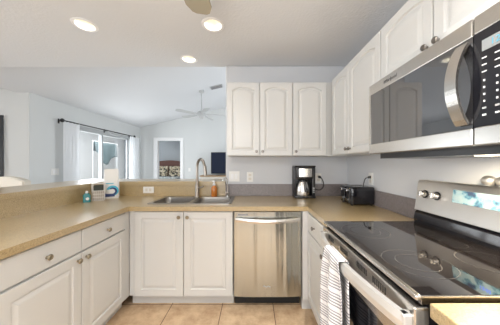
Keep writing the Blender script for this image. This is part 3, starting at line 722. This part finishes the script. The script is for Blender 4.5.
# wave: aqua body with a navy curl
arc = lambda cx, cz, r, a0, a1, n=14: [(cx+r*math.cos(math.radians(a0+(a1-a0)*i/n)), cz+r*math.sin(math.radians(a0+(a1-a0)*i/n))) for i in range(n+1)]
decal('wave_aqua', arc(0.012, 0.085, 0.056, 170, -80) + arc(0.012, 0.080, 0.030, -60, 140), M_aqua)
decal('wave_navy', [(-0.066, 0.020), (0.030, 0.020)] + arc(0.012, 0.078, 0.042, -60, 130) + arc(0.008, 0.078, 0.026, 120, -100) + [(-0.030, 0.052), (-0.066, 0.060)], M_navy, y=-0.0458)
decal('print_line', [(-0.05, 0.160), (0.02, 0.160), (0.02, 0.168), (-0.05, 0.168)], M_aqua, y=-0.0415)

# ------------------------------------------------------------------ recessed lamps, and two added fill lights
for (x, y), lb in zip(LAMPS, ('round recessed ceiling light, leftmost of the three', 'round recessed ceiling light nearest the tan fan blade, rightmost of the three', 'round recessed ceiling light farthest back, just before the vaulted ceiling',
    'added unseen recessed fill light over the aisle on the range side', 'added unseen recessed fill light over the aisle on the bar side')):
    t = thing('recessed_light', lb, 'ceiling light', (x, y, ZC), 0, 'recessed ceiling lights')
    bm = bmesh.new(); lathe(bm, [(0.094, 0), (0.093, -0.004), (0.076, -0.006), (0.0715, -0.002), (0.0715, 0.0)], 36); obj('trim_ring', bm, M_trim, t, smooth=True)
    bm = bmesh.new(); lathe(bm, [(0.0705, -0.003), (0.060, 0.06), (0.050, 0.085)], 36); obj('reflector', bm, M_can, t, smooth=True)
    bm = bmesh.new(); disc(bm, (0, 0, 0.078), 0.055, 0.008); obj('lamp_lens', bm, M_lamp, t)
    d = bpy.data.lights.new('recessed_and_fill_light', 'AREA'); d.shape = 'DISK'; d.size = 0.06; d.energy = 0.8 if y > 1 else 18.5; d.spread = math.radians(100 if y > 1 else 114); d.color = (1, 0.965, 0.91)
    lo = bpy.data.objects.new('recessed_and_fill_light', d); C.objects.link(lo); lo.location = (x, y, ZC+0.075)

# ------------------------------------------------------------------ ceiling fans
def fan(label, loc, rod, blade_r, blades, bmat_, a0, drop=0.0):
    t = thing('ceiling_fan', label, 'ceiling fan', loc, 0)
    bm = bmesh.new(); lathe(bm, [(0, 0.02), (0.065, 0.02), (0.062, -0.03), (0.03, -0.055), (0, -0.055)], 24); obj('canopy', bm, M_fan, t, smooth=True)
    bm = bmesh.new(); sweep(bm, [(0, 0, -0.04), (0, 0, -rod)], 0.013); obj('downrod', bm, M_fan, t, smooth=True)
    bm = bmesh.new(); lathe(bm, [(0, -rod+0.03), (0.05, -rod+0.02), (0.095, -rod-0.02), (0.10, -rod-0.08), (0.06, -rod-0.11), (0.045, -rod-0.15), (0, -rod-0.16)], 28); obj('motor', bm, M_fan, t, smooth=True)
    zb = -rod-0.055
    for i in range(blades):
        M = Matrix.Rotation(a0+2*PI*i/blades, 4, 'Z') @ Matrix.Translation((0, 0, zb)) @ Matrix.Rotation(math.radians(9), 4, 'X')
        bm = bmesh.new()
        pts = [(0.17, -0.045), (0.30, -0.060), (blade_r-0.06, -0.072), (blade_r-0.012, -0.050), (blade_r, -0.03), (blade_r, 0.03), (blade_r-0.012, 0.050), (blade_r-0.06, 0.072), (0.30, 0.060), (0.17, 0.045)]
        prism(bm, pts, 'z', -0.004, 0.004); bm.transform(M); bl = obj('blade', bm, bmat_, t)
        bm = bmesh.new(); box(bm, (0.08, -0.018, -0.004), (0.23, 0.018, 0.008), bev=0.003); bm.transform(M); obj('blade_arm', bm, M_fan, bl)
    return t
fan('white ceiling fan hanging from the vaulted living room ceiling on a long rod', (-1.221, 4.977, vz(-1.221)), 0.50, 0.62, 5, M_fan, 0.12)
kf = fan('ceiling fan with tan blades at the top edge, one blade tip showing', (-0.310, 0.555, ZC), 0.235, 0.66, 5, M_tan, PI/2-0.02)
bm = bmesh.new(); lathe(bm, [(0.05, -0.375), (0.11, -0.39), (0.12, -0.43), (0.09, -0.475), (0, -0.495)], 28); obj('fill_bowl', bm, mat('fill_bowl_glow', (0.9, 0.88, 0.84), 0.4, emit=(1, 0.93, 0.82), es=2.0), kf, smooth=True)  # made-up light kit: glowing bowl and point light added to brighten the worktops
d = bpy.data.lights.new('fan_fill_light', 'POINT'); d.energy = 13; d.color = (1, 0.96, 0.90); d.shadow_soft_size = 0.10
lo = bpy.data.objects.new('fan_fill_light', d); C.objects.link(lo); lo.location = (-0.310, 0.555, ZC-0.62)
# air vent on the vaulted ceiling
vt = thing('ceiling_vent', 'grey slatted air vent on the vaulted ceiling beside the fan rod', 'vent', (-0.86, 4.93, vz(-0.86)-0.004), 0)
vt.rotation_euler = (0, -math.atan(SL), 0)
obj('vent_frame', B((-0.15, -0.09, -0.012), (0.15, 0.09, 0.0), bev=0.003), M_fan, vt)
for i in range(5): obj('slat', B((-0.13, -0.072+i*0.032, -0.018), (0.13, -0.056+i*0.032, -0.010)), M_vent, vt)

# ------------------------------------------------------------------ living room
def curtain(y0, y1, label, ph):
    bm = bmesh.new(); nu, nz = 60, 16; rows = []
    for j in range(nz+1):
        z = 0.04+(2.075-0.04)*j/nz; row = []
        for i in range(nu+1):
            s = i/nu; y = y0+(y1-y0)*s
            row.append(bm.verts.new((-3.485+0.032*math.sin(s*PI*9+ph)*(0.7+0.3*math.sin(j*0.4)), y+0.006*math.sin(s*PI*18), z)))
        rows.append(row)
    for a, b in zip(rows, rows[1:]):
        for i in range(nu):
            f = bm.faces.new((a[i], a[i+1], b[i+1], b[i])); f.smooth = True
    o = obj('curtain', bm, M_sheer)
    return tag(o, label, 'curtain', 'sheer curtains at the sliding door')
curtain(3.86, 4.22, 'white sheer curtain panel left of the sliding glass door', 0)
curtain(5.93, 6.45, 'white sheer curtain panel right of the sliding door, by the far corner', 1.2)
cr = thing('curtain_rod', 'black curtain rod with ball finials above the sliding door', 'curtain rod', (0, 0, 0))
bm = bmesh.new(); sweep(bm, [(-3.485, 3.86, 2.085), (-3.485, 6.15, 2.085)], 0.013); obj('rod', bm, M_black, cr, smooth=True)
for y in (3.84, 6.17):
    bm = bmesh.new(); bmesh.ops.create_uvsphere(bm, u_segments=16, v_segments=10, radius=0.036, matrix=Matrix.Translation((-3.485, y, 2.085))); obj('finial', bm, M_black, cr, smooth=True)
for y in (3.91, 5.10, 6.12):
    bm = bmesh.new(); sweep(bm, [(XL, y, 2.085), (-3.485, y, 2.085)], 0.010); sweep(bm, [(XL+0.002, y, 2.04), (XL+0.002, y, 2.13)], 0.014); obj('bracket', bm, M_black, cr)
# drying rack with towel out on the lanai
dr = thing('drying_rack', 'slim white drying rail on the lanai holding the blue towel', 'rack', (-4.62, 6.60, 0))
bm = bmesh.new(); sweep(bm, [(0, -0.56, 1.95), (0, 0.56, 1.95)], 0.012); obj('rail', bm, M_lanai, dr)
for y in (-0.54, 0.54):
    bm = bmesh.new(); sweep(bm, [(0, y, 0.012), (0, y, 1.95)], 0.011); box(bm, (-0.18, y-0.015, 0), (0.18, y+0.015, 0.022)); obj('post', bm, M_lanai, dr)
bm = bmesh.new(); nu, nz = 28, 14; rows = []
for side in (1, -1):
    for j in (range(nz, 0, -1) if side == 1 else range(0, nz+1)):
        t = j/nz; row = []
        for i in range(nu+1):
            s = i/nu
            ln = (0.30+0.34*math.exp(-((s-0.45)/0.28)**2)+0.14*s) if side == 1 else 0.30
            row.append(bm.verts.new((side*(0.016+0.035*t)+0.022*t*math.sin(s*14+1), -0.50+1.00*s*(1-0.05*t), 1.966-ln*t)))
        rows.append(row)
for a, b in zip(rows, rows[1:]):
    for i in range(nu):
        f = bm.faces.new((a[i], a[i+1], b[i+1], b[i])); f.smooth = True
o = obj('beach_towel', bm, M_towelblue); o.location = (-4.62, 6.60, 0)
md_ = o.modifiers.new('thick', 'SOLIDIFY'); md_.thickness = 0.006
tag(o, 'blue-grey towel hanging outside beyond the sliding glass door', 'towel')

# framed dark picture on the angled wall
pf = thing('framed_picture', 'tall black framed picture cut by the left edge of the photo', 'picture', (0, 0, 0))
pc = p0 + dg_*0.281 - nrm*0.002
pf.location = (pc.x, pc.y, 0.985); pf.rotation_euler = (0, 0, math.atan2(dg_.y, dg_.x)+PI)
PW, PH = 0.80, 1.05
bm = bmesh.new(); fw = 0.05
box(bm, (-PW, -0.035, 0), (-PW+fw, 0, PH), bev=0.004); box(bm, (-fw, -0.035, 0), (0, 0, PH), bev=0.004); box(bm, (-PW+fw, -0.035, 0), (-fw, 0, fw), bev=0.004); box(bm, (-PW+fw, -0.035, PH-fw), (-fw, 0, PH), bev=0.004)
obj('frame', bm, M_frame, pf); obj('canvas', B((-PW+fw, -0.015, fw), (-fw, -0.002, PH-fw)), M_art, pf)

# upholstered chair beyond the bar
ch = thing('dining_chair', 'cream upholstered high-back chair beyond the left bar, only its top showing', 'chair', (-3.02, 2.62, 0), -0.1)
obj('seat', B((-0.27, -0.02, 0.42), (0.27, 0.50, 0.52), bev=0.03, seg=3), M_chair, ch, smooth=True)
bm = bmesh.new(); prism(bm, [(-0.27, 0.50), (0.27, 0.50), (0.27, 1.085)] + [(0.27-0.54*i/12, 1.085+0.05*math.sin(PI*i/12)) for i in range(1, 12)] + [(-0.27, 1.085)], 'y', -0.07, 0.02)
bmesh.ops.bevel(bm, geom=[e for e in bm.edges], offset=0.012, segments=2, affect='EDGES'); obj('backrest', bm, M_chair, ch, smooth=True)
for x in (-0.23, 0.23):
    for y in (-0.03, 0.45): obj('leg', B((x-0.02, y-0.02, 0), (x+0.02, y+0.02, 0.43)), M_wood, ch)

# television on its stand
ts = thing('tv_stand', 'brown wooden stand under the television in the living room', 'stand', (-1.0, 6.30, 0))
obj('top', B((-0.60, -0.02, 0.900), (0.95, 0.42, 0.940), bev=0.004), M_wood, ts)
obj('cabinet_box', B((-0.56, 0.0, 0.06), (0.92, 0.40, 0.900)), mat('stand_pale', (0.62, 0.58, 0.52), 0.5), ts)
for x in (-0.54, 0.86):
    for y in (0.02, 0.34): obj('foot', B((x, y, 0), (x+0.05, y+0.05, 0.06)), M_wood, ts)
tv = thing('television', 'flat black television half hidden by the kitchen wall', 'television', (-0.72, 6.42, 0.9402))
obj('base', B((-0.40, -0.09, 0), (0.40, 0.09, 0.018), bev=0.004), M_black, tv); obj('neck', B((-0.05, -0.012, 0.015), (0.05, 0.02, 0.08)), M_black, tv)
hs = obj('housing', B((-0.565, -0.02, 0.045), (0.565, 0.03, 0.70), bev=0.006), M_black, tv)
obj('screen', B((-0.55, -0.0215, 0.06), (0.55, -0.018, 0.685)), M_tv, hs)

# ------------------------------------------------------------------ bed in the room beyond
bd = thing('bed', 'bed with dark wooden headboard seen through the far doorway', 'bed', (-3.95, 9.95, 0))
bm = bmesh.new(); prism(bm, [(-0.80, 0.25), (0.80, 0.25), (0.80, 1.35)] + [(0.80-1.6*i/14, 1.35+0.10*math.sin(PI*i/14)) for i in range(1, 14)] + [(-0.80, 1.35)], 'y', 0.0, 0.06); obj('headboard', bm, M_head, bd)
obj('mattress', B((-0.76, -2.0, 0.30), (0.76, 0.0, 0.62), bev=0.04, seg=3), M_trim, bd)
obj('frame', B((-0.78, -2.05, 0.12), (0.78, 0.0, 0.30)), M_head, bd)
obj('duvet', B((-0.80, -2.04, 0.45), (0.80, -0.50, 0.72), bev=0.06, seg=3), M_duvet, bd, smooth=True)
for x in (-0.74, 0.70):
    for y in (-2.0, -0.08): obj('leg', B((x, y, 0), (x+0.05, y+0.05, 0.12)), M_head, bd)
def pillow(x, y, z, w_, h_, d_, label, tilt=0.25):
    bm = bmesh.new(); n = 14; top = {}; 
    for sgn in (1, -1):
        for i in range(n+1):
            for j in range(n+1):
                u, v = 2*i/n-1, 2*j/n-1
                e = max(0, (1-u**4)*(1-v**4))**0.5
                if sgn == -1 and e == 0: continue
                top[(sgn, i, j)] = bm.verts.new((u*w_/2*(1-0.06*(1-abs(u))*0), -sgn*d_/2*e, v*h_/2))
    g = lambda s, i, j: top.get((s, i, j)) or top[(1, i, j)]
    for s in (1, -1):
        for i in range(n):
            for j in range(n):
                q = [g(s, i, j), g(s, i+1, j), g(s, i+1, j+1), g(s, i, j+1)]
                if len(set(q)) == 4:
                    try: f = bm.faces.new(q if s == 1 else q[::-1]); f.smooth = True
                    except ValueError: pass
    bm.transform(Matrix.Rotation(-tilt, 4, 'X')); o = obj('pillow', bm, M_floral); o.location = (x, y, z)
    return tag(o, label, 'pillow', 'floral pillows on the bed')
pillow(-4.32, 9.80, 0.915, 0.70, 0.55, 0.18, 'floral pillow against the dark headboard, left one')
pillow(-3.58, 9.80, 0.915, 0.70, 0.55, 0.18, 'floral pillow against the dark headboard, right one')
